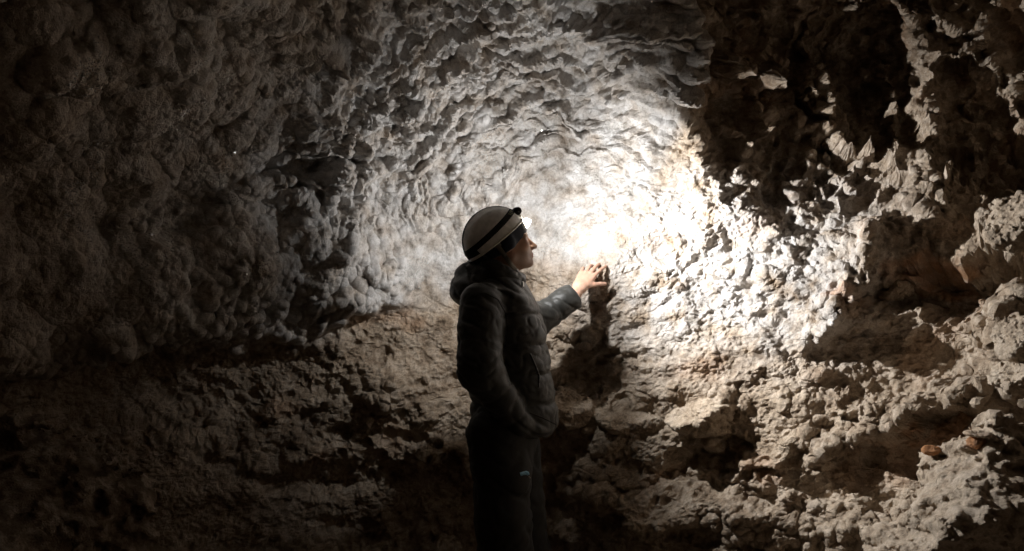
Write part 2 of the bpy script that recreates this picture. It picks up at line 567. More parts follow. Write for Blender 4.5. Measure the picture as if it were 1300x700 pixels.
def wall_coarse(x, y, z, nx, ny, nz):
    """bosses, hollows, ridges and clumps"""
    u, v, vis = survey(x, y, z)
    w1, w2, w3, w4, w5, w6 = wander(x, y, z)
    uu = u + 34 * w1 + 22 * w3 + 9 * w5; vv = v + 30 * w2 + 20 * w4 + 9 * w6
    cz = coat_mask(u, v, vis, w1, w3); rk = 1 - cz
    h = np.zeros(x.shape)
    for bu, bvv, ru, rv, rot, am, soft in BLOBS:
        c, s = math.cos(R(rot)), math.sin(R(rot))
        du, dv = uu - bu, vv - bvv
        q = np.hypot((du * c + dv * s) / ru, (-du * s + dv * c) / rv)
        h = h + am * sstep(1.0 + soft * .5, 1.0 - soft, q)
    ul, vl = (u + 13 * w1 + 10 * w3 + 5 * w5, v + 13 * w2 + 10 * w4 + 5 * w6)
    for pts, wd, am in LINES:
        q = seg_dist(ul, vl, pts) / wd
        h = h + am * np.exp(-q * q) * (0.68 + 0.8 * w3 + .5 * w5)
    h = h * vis
    big = fbm(x * 1.5, y * 1.5, z * 1.5, 2)
    h = h + 0.10 * big * rk + 0.06 * big * cz
    # clumps of the crystal crust, largest to the left
    dome = np.exp(-((u - 730) / 150) ** 2 - ((v - 255) / 105) ** 2) * vis
    left = sstep(600, 380, u) * cz
    size = np.clip(.7 + 1.2 * perlin(x * 2 + 7, y * 2, z * 2), .25, 1.4)
    l0 = bump_cells(2.9, x + .03 * w3, y + .03 * w4, z + .03 * w1)
    l1 = bump_cells(7.0, x + .012 * w3, y + .012 * w4, z + .012 * w5)
    h = h + cz * (0.12 * l0 * left + 0.062 * l1 * size * (0.25 + 0.8 * left) * (1 - .8 * dome))
    # scallop crests, running in arcs round the dome
    rho = np.hypot(u - 735, (v - 275) * 1.15); th = np.arctan2(v - 275, u - 735)
    arc = sstep(50, 130, rho) * sstep(430, 280, rho) * sstep(0.25, -0.3, np.sin(th)) * cz
    rr = rho + 16 * w1 + 12 * w3
    sc = np.abs(perlin(rr / 27.0, th * 1.25 + .3 * w2 + .12 * w4, w2 * 0 + 2.5))
    sc2 = np.abs(perlin(rr / 15.0, th * 3.2 + 9 + .5 * w3, w2 * 0 + 7.5))
    h = h + arc * (0.060 * (np.maximum(0, 1 - sc * 3.4) ** 1.4) + 0.030 * np.maximum(0, 1 - sc2 * 3.0) ** 1.4)
    # branching veins of crust between dome and left wall
    vein = sstep(300, 400, u) * sstep(760, 600, u) * sstep(340, 240, v) * cz * (1 - .8 * dome)
    v1 = np.maximum(0, 1 - 4.2 * np.abs(perlin(x * 4.4 + .35 * w3 + 5, y * 4.4, z * 5 + .35 * w4))) ** 1.4
    v2 = np.maximum(0, 1 - 3.6 * np.abs(perlin(x * 10 + .4 * w3, y * 10 + 8, z * 11 + .4 * w5))) ** 1.4
    h = h + vein * (.060 * v1 + .024 * v2) - .05 * left * np.maximum(0, perlin(x * 3.3 + 70, y * 3.3, z * 3.3) - .1)
    # upper right: thin jagged ribs standing out of dark rock
    jag = jag_mask(u, v, vis)
    j1 = np.maximum(0, 1 - 3.4 * np.abs(perlin(x * 4.2 + .5 * w3, y * 4.2, z * 2.6 + 11))) ** 1.6
    j2 = np.maximum(0, 1 - 3.0 * np.abs(perlin(x * 9.5 + .6 * w3, y * 9.5, z * 7 + 3 + .5 * w4))) ** 1.5
    h = h + jag * (0.17 * j1 * np.clip(.5 + 1.5 * w2, .1, 1.3) + 0.085 * j2 * np.clip(.6 + w4, 0, 1))
    # broken limestone: blocks and beds
    bed = (z + 0.10 * x + 0.05 * w1 + 0.02 * w3) / 0.23
    saw = bed - np.floor(bed)
    led = np.where(saw < .72, saw / .72, (1 - saw) / .28)
    low = sstep(430, 540, v) * vis + (1 - vis) * .6
    mid = fbm(x * 5, y * 5, z * 6.5, 3, .5)
    h = h + rk * (0.060 * mid + 0.10 * facet(x * 2.4 + .1 * w3, y * 2.4, z * 3.2 + .1 * w4, 2.2) + 0.030 * (led - .5) * low * (0.5 + 1.2 * np.clip(w2 + .3, 0, 1)))
    return ((x + nx * h).astype(F), (y + ny * h).astype(F), (z + nz * h - 0.10 * np.clip(h, -0.1, 0.3) * rk).astype(F), cz.astype(F))


def wall_fine(x, y, z, nx, ny, nz, u, v, vis, cz):
    """grain of the surface, laid on the coarse form"""
    w1, w2, w3, w4, w5, w6 = wander(x, y, z)
    rk = 1 - cz
    dome = np.exp(-((u - 730) / 150) ** 2 - ((v - 255) / 105) ** 2) * vis
    left = sstep(560, 330, u) * cz
    l2 = bump_cells(17, x + .012 * w5, y + .012 * w6, z)
    l3 = bump_cells(44, x, y, z)
    l4 = bump_cells(105, x, y, z)
    var = np.clip(.6 + 1.3 * perlin(x * 5 + 3, y * 5, z * 5), .15, 1.3)
    hc = 0.018 * l2 * (0.75 + .3 * left) * (1 - .45 * dome) * var + 0.0062 * l3 * np.clip(1.4 - var, .3, 1.2) + 0.0020 * l4 \
        + 0.010 * fbm(x * 22, y * 22, z * 22, 3, .55)
    rough = np.clip(0.65 + 1.0 * perlin(x * 2.3 + 5, y * 2.3, z * 2.3), 0.35, 0.95)
    xw, yw, zw = x + .020 * w3 + .006 * w5, y + .020 * w4 + .006 * w6, z + .016 * w1 + .012 * w4
    fa = facet(xw * 5, yw * 5, zw * 7, 1.3)
    fb = facet(xw * 12, yw * 12, zw * 16, 5.1)
    fc = facet(xw * 29, yw * 29, zw * 36, 9.7)
    fd = facet(x * 66, y * 66, z * 80, 3.9)
    gr = fbm(x * 34 + 15 * z + .6 * w3, y * 26, z * 44 - 14 * x, 3, .65, ridged=True)
    fe = facet(xw * 19 + 9 * zw, yw * 12, zw * 24 - 7 * xw, 12.4)
    hr = rough * (0.080 * fa + 0.034 * fb + 0.024 * fc + 0.026 * fe) + 0.0125 * fd + 0.0070 * gr
    h = cz * hc + rk * hr
    uu = u + 34 * w1 + 22 * w3; vv = v + 30 * w2 + 20 * w4
    crystal = cz * np.clip(0.62 + 0.5 * w3 + 0.30 * l2, 0, 1) * (.3 + .7 * sstep(-40, 300, u))  # cover fades at the far left, putting the light's falloff into the colour
    crystal = np.maximum(crystal, 0.85 * np.exp(-((u - 930) / 200) ** 4 - ((v - 335) / 125) ** 4) * vis * np.clip(.72 + .9 * w3 + .5 * w5, 0, 1))  # extra white over the lamplit right wall, its brightness put into the colour
    rust = np.zeros(x.shape)
    for ru0, rv0, ra, rb in ((1062, 368, 24, 20), (1180, 345, 70, 14), (1245, 552, 16, 8), (1205, 560, 40, 14)):
        rust = np.maximum(rust, sstep(1.2, .4, np.hypot((uu - ru0) / ra, (vv - rv0) / rb)) * vis)
    rust = np.maximum(rust * .40, .16 * rk * sstep(.25, .6, perlin(x * 4 + 90, y * 4, z * 5)))
    tone = .5 + .42 * fbm(x * 2.6 + 40, y * 2.6, z * 3.4, 4, .55) - .12 * vis * sstep(1.4, .7, np.hypot((uu - 1020) / 150, (vv - 110) / 130)) - .3 * (1 - vis)  # unseen rock behind the camera is darkened to cut bounced light
    return ((x + nx * h).astype(F), (y + ny * h).astype(F), (z + nz * h).astype(F), crystal.astype(F), rust.astype(F), tone.astype(F))


def grid_normals(P, dirs):
    Pw = np.concatenate([P[:, -1:], P, P[:, :1]], 1)
    N = np.cross(Pw[:, 2:] - Pw[:, :-2], np.gradient(P, axis=0))
    N /= np.linalg.norm(N, axis=2, keepdims=True) + 1e-12
    return N


def build_wall():
    st = 1.30e-3 / GRID
    az_d = np.arange(R(-47), R(47), st)
    az = np.concatenate([np.linspace(R(-180), R(-47), 170, endpoint=False), az_d, np.linspace(R(47), R(180), 170, endpoint=False)])
    el_d = np.arange(R(-26), R(32), st)
    el = np.concatenate([np.linspace(R(-80), R(-26), 60, endpoint=False), el_d, np.linspace(R(32), R(89.3), 75)])
    A, E = np.meshgrid(az, el)
    H, W = A.shape
    dx = np.sin(A) * np.cos(E); dy = np.cos(A) * np.cos(E); dz = np.sin(E)
    r = chunked(base_radius, [dx.ravel(), dy.ravel(), dz.ravel()]).reshape(H, W)
    P = np.stack([CEN[0] + r * dx, CEN[1] + r * dy, CEN[2] + r * dz], -1)
    inward = np.stack([-dx, -dy, -dz], -1)
    N = grid_normals(P, inward)
    sgn = np.sign(np.sum(N * inward, axis=2).mean())
    N *= sgn
    flat = lambda A: [np.ascontiguousarray(A[..., i].ravel()) for i in range(3)]
    u, v, vis = survey(*flat(P))
    x, y, z, cz = chunked(wall_coarse, flat(P) + flat(N))
    P1 = np.stack([x, y, z], -1).reshape(H, W, 3).astype(np.float64)
    N1 = grid_normals(P1, inward) * sgn
    for _ in range(3):      # soften the directions along which the grain grows
        N1[1:-1, 1:-1] = (N1[1:-1, 1:-1] * 2 + N1[:-2, 1:-1] + N1[2:, 1:-1] + N1[1:-1, :-2] + N1[1:-1, 2:]) / 6
    N1 /= np.linalg.norm(N1, axis=2, keepdims=True) + 1e-9
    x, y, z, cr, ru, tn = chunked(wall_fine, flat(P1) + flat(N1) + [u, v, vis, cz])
    idx = np.arange(H * W).reshape(H, W)
    nxt = np.roll(idx, -1, axis=1)
    q = np.stack([idx[:-1], idx[1:], nxt[1:], nxt[:-1]], -1).reshape(-1, 4)
    V = np.stack([x, y, z], -1)
    # close the crown of the vault
    top = len(V)
    V = np.concatenate([V, V[idx[-1]].mean(0, keepdims=True)])
    me = mesh_from('cave_wall', V, q, M['rock'], False)
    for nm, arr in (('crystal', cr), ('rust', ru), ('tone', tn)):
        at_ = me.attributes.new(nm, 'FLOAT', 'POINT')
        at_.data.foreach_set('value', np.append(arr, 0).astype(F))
    o = tag(obj('cave_wall', me), kind='structure')
    return V[:-1].reshape(H, W, 3), cz.reshape(H, W)


WALL, WALL_CZ = build_wall()


def wall_depth(u, v, rad=6):
    """distance y of the finished wall near survey direction (u, v)"""
    p = WALL.reshape(-1, 3)
    p = p[p[:, 1] > 1.5]
    pu = 650 + p[:, 0] / (PXM * p[:, 1]); pv = 350 - (p[:, 2] - CAM[2]) / (PXM * p[:, 1])
    m = np.hypot(pu - u, pv - v) < rad
    return float(np.median(p[m, 1]))

# ------------------------------------------------------------------ floor of the chamber
def build_floor():
    n = 260
    xs = np.linspace(-3.4, 3.6, n); ys = np.linspace(-2.4, 5.4, n)
    X, Y = np.meshgrid(xs, ys)
    x, y = X.ravel(), Y.ravel()
    z0 = np.zeros_like(x)
    z = 0.10 * fbm(x * 1.1, y * 1.1, z0 + 3.3, 3) + 0.03 * fbm(x * 6, y * 6, z0 + 1.3, 3, ridged=True)
    c1, off, hh, _ = cells(x * 5, y * 5, z0 + .2)
    z += 0.05 * np.maximum(0, .5 - c1) * RND[hh][:, 3]
    stand = np.exp(-((x + 0.02) / .42) ** 4 - ((y - 3.97) / .42) ** 4)
    z = z * (1 - stand) + 0.012 * fbm(x * 14, y * 14, z0 + 2.3, 2) * stand
    idx = np.arange(n * n).reshape(n, n)
    q = np.stack([idx[:-1, :-1], idx[:-1, 1:], idx[1:, 1:], idx[1:, :-1]], -1).reshape(-1, 4)
    me = mesh_from('cave_floor', np.stack([x, y, z], -1), q, M['rock'])
    a = me.attributes.new('tone', 'FLOAT', 'POINT')
    a.data.foreach_set('value', (.42 + .3 * fbm(x * 3, y * 3, z0 + 8, 3)).astype(F))
    tag(obj('cave_floor', me), kind='structure')


build_floor()


# ------------------------------------------------------------------ separate rocks
def rock(name, label, group, c, r, planes, seed, h=0.012, rough=1.0, tone=.5, rust=0.0, turn=0.0):
    """a broken block: an ellipsoid cut by planes (direction, distance as a share of the radius) and weathered"""
    c = np.asarray(c, float); r = np.asarray(r, float)
    ct, st = math.cos(R(turn)), math.sin(R(turn))
    pl = []
    for d, k in planes:
        d = np.asarray(d, float); d /= np.linalg.norm(d)
        pl.append((d, k * float(np.sqrt(((d * r) ** 2).sum()))))
    m = float(r.mean())

    def f(x, y, z):
        X, Y, Z = x - c[0], y - c[1], z - c[2]
        lx, ly, lz = X * ct + Y * st, -X * st + Y * ct, Z
        d = sd_ell(lx, ly, lz, (0, 0, 0), r)
        for n, k in pl:
            d = smax(d, lx * n[0] + ly * n[1] + lz * n[2] - k, m * .06)
        k = .9 / m
        a = fbm(x * k + seed, y * k, z * k, 3, .5, ridged=True)
        t = facet(x * 1.3 / m, y * 1.3 / m, z * 1.7 / m, seed) + .5 * facet(x * 3.1 / m, y * 3.1 / m, z * 4 / m, seed + 2)
        t2 = facet(x * 8 / m, y * 8 / m, z * 10 / m, seed + 4) + .5 * facet(x * 18 / m, y * 18 / m, z * 22 / m, seed + 5)
        return d - rough * m * (.03 * a + .25 * t + .12 * t2 + .045 * fbm(x * 14 / m, y * 14 / m, z * 16 / m, 3, .65))
    e = float(r.max()) * 1.0
    ex = np.array([max(r[0], r[1])] * 2 + [r[2]]) * 1.25 + .03
    v, q = surface_nets(f, *[frange(c[i] - ex[i], c[i] + ex[i], h) for i in range(3)])
    me = mesh_from(name, v - c, q, M['rock'], False)
    x, y, z = v.T
    a = me.attributes.new('tone', 'FLOAT', 'POINT')
    a.data.foreach_set('value', (tone + .25 * fbm(x * 5, y * 5, z * 6 + seed, 3)).astype(F))
    if rust:
        a = me.attributes.new('rust', 'FLOAT', 'POINT')
        a.data.foreach_set('value', np.clip(rust + .2 * perlin(x * 60, y * 60, z * 60), 0, 1).astype(F))
    o = obj(name, me)
    o.location = c
    return tag(o, label, 'rock', group)


def on_wall(u, v, out):
    y = wall_depth(u, v) - out
    return at(u, v, y)


LOOSE = 'loose rocks against the cave wall'
big_boulder = rock('boulder', 'big pale boulder leaning at the lower right, lit on top and dark below', LOOSE, at(1262, 668, 3.05), (.44, .34, .33),
     [((-.75, .1, .55), .42), ((-.1, -.6, .75), .62), ((.1, -.8, -.62), .30), ((-.3, -1, .1), .68), ((-1, -.2, -.1), .72)], 23.1, .0062, 1.0, .60)
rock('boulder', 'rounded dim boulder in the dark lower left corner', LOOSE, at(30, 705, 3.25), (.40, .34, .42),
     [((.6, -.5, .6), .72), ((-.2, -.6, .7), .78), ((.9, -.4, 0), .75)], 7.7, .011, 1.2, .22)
rock('rock', 'upper pale rock jutting in at the right edge beside the dark hole', LOOSE, at(1300, 285, 3.3), (.13, .13, .10),
     [((-.7, -.2, .6), .55), ((.2, -.7, -.6), .5), ((-.6, -.6, -.3), .7)], 1.9, .006, 1.1, .6)
rock('rock', 'pale knobbly rock at the right edge above the lit ledge', LOOSE, at(1300, 432, 3.25), (.085, .12, .085),
     [((-.8, -.2, .4), .6), ((0, -.8, -.5), .6)], 5.3, .005, 1.2, .62)
rock('rock', 'lower pale rock at the right edge just above the smooth ledge', LOOSE, at(1296, 478, 3.25), (.085, .11, .055),
     [((-.8, -.2, .5), .6), ((0, -.7, -.7), .6)], 9.4, .005, 1.2, .62)
rock('rock', 'rough pale rock at the mouth of the small black cavity', LOOSE, on_wall(1135, 368, .03), (.075, .08, .05),
     [((-.8, -.2, .5), .55), ((.3, -.7, -.5), .6)], 12.1, .004, 1.3, .6)
_bv = np.empty(len(big_boulder.data.vertices) * 3, F)
big_boulder.data.vertices.foreach_get('co', _bv)
_bv = _bv.reshape(-1, 3) + np.array(big_boulder.location)


def on_boulder(u, v, out):
    """the nearer of boulder and wall in that direction"""
    bu = 650 + _bv[:, 0] / (PXM * _bv[:, 1]); bv = 350 - (_bv[:, 2] - CAM[2]) / (PXM * _bv[:, 1])
    m = np.hypot(bu - u, bv - v) < 5
    y = wall_depth(u, v)
    if m.any(): y = min(y, float(_bv[m, 1].min()))
    return at(u, v, y - out)


rock('stone', 'orange stone wedged above the boulder, flat and nearest its left shoulder', LOOSE, on_boulder(1182, 572, .004), (.030, .03, .016),
     [((0, -.4, 1), .6)], 2.2, .0022, .7, .5, .85)
rock('stone', 'orange stone under the pale flake beside the smooth ledge', LOOSE, on_boulder(1240, 562, .006), (.030, .03, .022),
     [((.3, -.6, -.6), .6)], 4.6, .0022, .8, .5, .75)
rock('stone', 'small pale flake stacked on the orange stone', LOOSE, on_boulder(1240, 551, .010), (.040, .04, .010),
     [((0, -.3, 1), .7)], 8.6, .0022, .8, .72, .15)
rock('rock', 'blunt lit rock behind the front hem of the jacket', LOOSE, on_wall(722, 520, .02), (.11, .12, .085),
     [((.2, -.5, .8), .6), ((.3, -.9, -.2), .7)], 6.2, .006, .9, .42)
rock('rock', 'slanting pale slab pointing up to the right below the arm shadow', LOOSE, on_wall(900, 528, -.03), (.20, .10, .075),
     [((-.5, -.4, .75), .5), ((.5, -.8, -.3), .55), ((.8, -.3, .2), .8)], 15.2, .006, 1.0, .6)
rock('rock', 'low pale rock beside the foot of the slanting slab', LOOSE, on_wall(806, 538, -.01), (.15, .10, .06),
     [((-.2, -.5, .85), .55), ((.2, -.9, -.3), .6)], 18.4, .006, 1.0, .58)

# ------------------------------------------------------------------ the person
YM = 4.0
BASE = np.array([-0.02, YM, 0.0])
person = bpy.data.objects.new('person', None)
person.location = BASE
col.objects.link(person)
tag(person, 'person in dark padded jacket and pale helmet touching the bright wall', 'person')


def part(name, v, q, mat, parent, smooth=True):
    me = mesh_from(name, np.asarray(v, float) - BASE, q, mat, smooth)
    o = bpy.data.objects.new(name, me)
    col.objects.link(o)
    o.parent = parent
    return o


def skin_material():
    t = NT('skin')
    co = t.obj_coord()
    c = t.mix(t.noise(co, 55, 4), (0.44, 0.25, 0.17), (0.60, 0.38, 0.28))
    beard = t.n('ShaderNodeAttribute', attribute_name='beard').outputs['Fac']
    c = t.mix(t.math('MULTIPLY', beard, t.ramp(t.noise(co, 700, 2), [(0.35, 0.25), (0.65, 0.75)])), c, (0.10, 0.07, 0.055))
    lip = t.n('ShaderNodeAttribute', attribute_name='lip').outputs['Fac']
    c = t.mix(lip, c, (0.36, 0.13, 0.10))
    nb = t.bump(t.noise(co, 320, 3), 0.0012, 0.5)
    return t.set(Base_Color=c, Roughness=0.5, Normal=nb, Subsurface_Weight=0.12, Subsurface_Scale=0.01, Subsurface_Radius=(1.0, 0.35, 0.2))


M['skin'] = skin_material()
M['jacket'] = cloth_material('jacket_cloth', (0.017, 0.0165, 0.0145), (0.029, 0.028, 0.024), 0.5, 900, 0.005, 0.12)
M['trouser'] = cloth_material('trouser_cloth', (0.010, 0.010, 0.010), (0.020, 0.018, 0.015), 0.7)
M['knit'] = cloth_material('navy_knit', (0.006, 0.009, 0.018), (0.012, 0.017, 0.032), 0.8, 500, 0.002, 0.2)
M['shell'] = plain_material('helmet_shell', (0.84, 0.84, 0.82), 0.42, 0.5, 0, 0.16, 40)
M['lip'] = plain_material('helmet_lip', (0.66, 0.64, 0.58), 0.4)
M['webbing'] = plain_material('black_webbing', (0.018, 0.018, 0.017), 0.7, 0.3, 0, .25, 400, .0015)
M['greyweb'] = plain_material('grey_webbing', (0.30, 0.28, 0.25), 0.75, 0.3, 0, .2, 400, .0015)
M['black'] = plain_material('black_plastic', (0.012, 0.012, 0.012), 0.32)
M['white'] = plain_material('white_plastic', (0.72, 0.71, 0.69), 0.3)
M['boot'] = plain_material('boot_rubber', (0.02, 0.018, 0.016), 0.6)
M['letter'] = plain_material('olive_print', (0.27, 0.26, 0.10), 0.6)
M['emblem'] = plain_material('pale_blue_print', (0.30, 0.62, 0.86), 0.45)
M['zip'] = plain_material('zip_metal', (0.45, 0.43, 0.40), 0.35, 0.5, 0.7)
M['eye'] = plain_material('eye_white', (0.55, 0.50, 0.46), 0.2)
M['hair'] = plain_material('dark_hair', (0.035, 0.025, 0.018), 0.6, .3, 0, .4, 300)

# head frame: f forward, l to the person's left (away from us), up
PITCH, YAW = R(13), R(14)
hf = np.array([math.cos(PITCH) * math.cos(YAW), math.cos(PITCH) * math.sin(YAW), math.sin(PITCH)])
hl = np.array([-math.sin(YAW), math.cos(YAW), 0.0])
hu = np.cross(hf, hl)
HO = at(667.5, 303, YM) - 0.084 * hf          # mid head at eye height


def to_head(x, y, z):
    X, Y, Z = x - HO[0], y - HO[1], z - HO[2]
    return (X * hf[0] + Y * hf[1] + Z * hf[2], X * hl[0] + Y * hl[1] + Z * hl[2], X * hu[0] + Y * hu[1] + Z * hu[2])


def hp(a, b, c):
    return HO + a * hf + b * hl + c * hu


def sd_skull(a, b, c):
    return sd_ell(a, b, c, (-.012, 0, .034), (.098, .076, .096))


def sd_head(x, y, z):
    a, b, c = to_head(x, y, z)
    s = np.abs(b)
    d = sd_skull(a, b, c)
    d = smin(d, sd_ell(a, b, c, (.030, 0, -.040), (.062, .058, .078)), .03)
    d = smin(d, sd_cone(a, s, c, (.066, .012, -.096), (-.005, .052, -.062), .019, .022), .02)
    d = smin(d, sd_ell(a, b, c, (.074, 0, -.097), (.019, .022, .017)), .012)
    d = smin(d, sd_cone(a, s, c, (.080, .006, .014), (.066, .046, .012), .012, .012), .012)
    d = smin(d, sd_ell(a, s, c, (.058, .043, -.022), (.022, .020, .018)), .018)
    # eye sockets, lids
    d = smax(d, -sd_ell(a, s, c, (.096, .031, -.006), (.018, .019, .0125)), .010)
    d = smin(d, sd_ell(a, s, c, (.070, .032, -.006), (.0135, .0135, .0125)), .003)
    # nose
    d = smin(d, sd_cone(a, b, c, (.084, 0, .002), (.113, 0, -.040), .0075, .0105), .009)
    d = smin(d, sd_ell(a, s, c, (.096, .0115, -.042), (.014, .0085, .009)), .009)
    # mouth
    d = smin(d, sd_ell(a, b, c, (.078, 0, -.068), (.020, .026, .017)), .012)
    d = smin(d, sd_ell(a, b, c, (.0925, 0, -.0655), (.0075, .019, .0052)), .004)
    d = smin(d, sd_ell(a, b, c, (.0905, 0, -.0765), (.0080, .017, .0058)), .004)
    d = smax(d, -sd_ell(a, b, c, (.1005, 0, -.0710), (.008, .024, .0012)), .002)
    # ear
    d = smin(d, smax(sd_ell(a, s, c, (-.012, .079, -.010), (.017, .010, .030)), -sd_ell(a, s, c, (-.008, .090, -.006), (.009, .008, .017)), .004), .006)
    # neck
    n0, n1 = hp(-.022, 0, -.07), np.array([HO[0] - .052, HO[1], HO[2] - .215])
    return smin(d, sd_cone(x, y, z, n0, n1, .052, .060), .025)


# hands ------------------------------------------------------------------
DW = wall_depth(764, 340, 7)
TIP = at(757, 331, DW - .006)
WRIST = at(735, 366, DW - .112)


def frame(hd, side):
    hd = hd / np.linalg.norm(hd)
    side = side - hd * (side @ hd); side = side / np.linalg.norm(side)
    n = np.cross(side, hd)
    return hd, side, n


HA, HB, HN = frame(TIP - WRIST, np.array([.72, -.42, -.48]))
if HN[1] > 0:
    HN = -HN                # back of the hand turns towards us


def hand_chain(a0, b0, n0, lens, bends, spread, r0, r1):
    pts = [WRIST + a0 * HA + b0 * HB + n0 * HN]
    ang = 0.0
    for L, bd in zip(lens, bends):
        ang += R(bd)
        d = math.cos(ang) * (math.cos(spread) * HA + math.sin(spread) * HB) - math.sin(ang) * HN
        pts.append(pts[-1] + L * d)
    rs = np.linspace(r0, r1, len(pts))
    return pts, rs


FINGERS = [
    hand_chain(.092, .030, .004, (.043, .027, .022), (2, 10, 10), R(12), .0092, .0066),
    hand_chain(.096, .010, .006, (.046, .030, .023), (6, 14, 12), R(3), .0092, .0066),
    hand_chain(.092, -.010, .004, (.042, .028, .022), (10, 18, 16), R(-4), .0088, .0064),
    hand_chain(.084, -.029, .000, (.033, .021, .019), (14, 22, 18), R(-12), .0084, .0064),
    hand_chain(.030, .024, -.006, (.036, .032, .027), (8, 8, 6), R(40), .0125, .0082),
]


def sd_hand(x, y, z):
    d = None
    for (a1, b1, r1) in ((.092, .030, .0125), (.096, .010, .0130), (.092, -.010, .0125), (.084, -.029, .0115)):
        q = sd_cone(x, y, z, WRIST + .006 * HA + b1 * .55 * HB, WRIST + a1 * HA + b1 * HB, .0165, r1)
        d = q if d is None else smin(d, q, .012)
    d = smin(d, sd_cone(x, y, z, WRIST - .07 * HA, WRIST + .01 * HA, .026, .0235), .02)
    for i, (pts, rs) in enumerate(FINGERS):
        f = None
        for p, q, ra, rb in zip(pts[:-1], pts[1:], rs[:-1], rs[1:]):
            s = sd_cone(x, y, z, p, q, ra, rb)
            f = s if f is None else smin(f, s, .003)
        d = smin(d, f, .010 if i == 4 else .005)
    return d


# joints
SH_N, EL_N, WR_N = at(611, 388, 3.81), at(609, 468, 3.73), at(657, 537, 3.82)
SH_F, EL_F = at(650, 388, 4.18), at(676, 410, 4.27)
WR_F = WRIST - .045 * HA
HIP_N, KN_N, AN_N = at(634, 552, 3.89), at(642, 706, 3.87), np.array([at(640, 700, 3.87)[0] - .01, 3.87, .10])
HIP_F, KN_F, AN_F = at(647, 552, 4.10), at(669, 706, 4.12), np.array([at(676, 700, 4.12)[0] + .02, 4.13, .10])


def sd_body(x, y, z):
    d = sd_head(x, y, z)
    ch, be, pe = at(635, 405, YM), at(645, 480, YM), at(642, 548, YM)
    yy = (y - YM) / 1.5 + YM
    d = smin(d, sd_cone(x, yy, z, ch, be, .105, .100), .04)
    d = smin(d, sd_cone(x, yy, z, be, pe, .100, .100), .04)
    for s, e, w in ((SH_N, EL_N, WR_N), (SH_F, EL_F, WR_F)):
        d = smin(d, sd_cone(x, y, z, s, e, .05, .042), .03)
        d = smin(d, sd_cone(x, y, z, e, w, .042, .028), .02)
    d = smin(d, sd_cone(x, y, z, WR_N, WR_N + np.array([.012, .015, -.008]), .03, .03), .02)
    for h, k, a in ((HIP_N, KN_N, AN_N), (HIP_F, KN_F, AN_F)):
        d = smin(d, sd_cone(x, y, z, h, k, .08, .055), .03)
        d = smin(d, sd_cone(x, y, z, k, a, .055, .04), .03)
    return smin(d, sd_hand(x, y, z), .012)


def zones(lo, hi, fine, coarse, fs):
    """grid line positions: fine inside the spans fs, coarse elsewhere"""
    out = []; p = lo
    while p < hi:
        out.append(p)
        p += fine if any(a <= p <= b for a, b in fs) else coarse
    return np.array(out)


def build_body():
    xs = zones(-.30, TIP[0] + .06, .0027, .010, [(HO[0] + .03, HO[0] + .15), (WRIST[0] - .02, TIP[0] + .05)])
    ys = zones(3.62, DW + .05, .0027, .010, [(HO[1] - .08, HO[1] + .09), (WRIST[1] - .06, DW + .04)])
    zs = zones(.03, HO[2] + .15, .0027, .010, [(WRIST[2] - .03, HO[2] + .04)])
    v, q = surface_nets(sd_body, xs, ys, zs)
    v = relax(v, q, 1, .4)
    o = part('body', v, q, M['skin'], person)
    a, b, c = to_head(*v.T)
    beard = sstep(-.030, -.060, c) * sstep(-.03, .02, a) * sstep(-.13, -.11, c) * (v[:, 0] < HO[0] + .16) * .8
    lip = sstep(1.5, .8, np.sqrt(((a - .094) / .012) ** 2 + (b / .022) ** 2 + ((c + .071) / .010) ** 2))
    for nm, arr in (('beard', beard), ('lip', lip * .8)):
        at_ = o.data.attributes.new(nm, 'FLOAT', 'POINT')
        at_.data.foreach_set('value', arr.astype(F))
    return o


body = build_body()


def ell_mesh(c, axes, r, nu=16, nv=10):
    U = np.linspace(0, 2 * math.pi, nu, endpoint=False); Vv = np.linspace(0, math.pi, nv)
    V = [np.asarray(c) + axes[0] * r[0] * math.sin(b) * math.cos(a) + axes[1] * r[1] * math.sin(b) * math.sin(a) + axes[2] * r[2] * math.cos(b) for b in Vv for a in U]
    q = [[i * nu + j, i * nu + (j + 1) % nu, (i + 1) * nu + (j + 1) % nu, (i + 1) * nu + j] for i in range(nv - 1) for j in range(nu)]
    return np.array(V), np.array(q)


for sg in (-1, 1):
    e = part('eye', *ell_mesh(hp(.0715, sg * .032, -.0065), (hf, hl, hu), (.0105, .0105, .0080)), M['eye'], person)
    part('iris', *ell_mesh(hp(.0808, sg * .0325, -.0062), (hf, hl, hu), (.0022, .0052, .0052), 12, 8), M['hair'], e)
    V, Q = [], []
    for i in range(9):
        t = i / 8
        p = hp(.0885 - .022 * t * t, sg * (.013 + .036 * t), .0105 + .005 * math.sin(2.4 * t))
        w = .0042 * (1 - .6 * t)
        for k in range(6):
            an = k / 6 * 2 * math.pi
            V.append(p + hu * w * math.sin(an) + hf * .0028 * math.cos(an))
    for i in range(8):
        for k in range(6):
            Q.append([i * 6 + k, i * 6 + (k + 1) % 6, (i + 1) * 6 + (k + 1) % 6, (i + 1) * 6 + k])
    part('eyebrow', V, np.array(Q), M['hair'], person)

# jacket -----------------------------------------------------------------
TORSO = [(338, 624, 652, .070), (352, 612, 664, .125), (368, 597, 673, .185), (392, 588, 686, .212), (420, 587, 694, .210),
         (450, 590, 698, .202), (480, 593, 703, .200), (515, 597, 708, .202), (560, 600, 711, .206)]
_tz = np.array([at(0, t[0], YM)[2] for t in TORSO])[::-1]
_tc = np.array([(at(t[1], 0, YM)[0] + at(t[2], 0, YM)[0]) / 2 for t in TORSO])[::-1]
_tr = np.array([(at(t[2], 0, YM)[0] - at(t[1], 0, YM)[0]) / 2 for t in TORSO])[::-1]
_ty = np.array([t[3] for t in TORSO])[::-1]
HEM = at(0, 545, YM)[2]


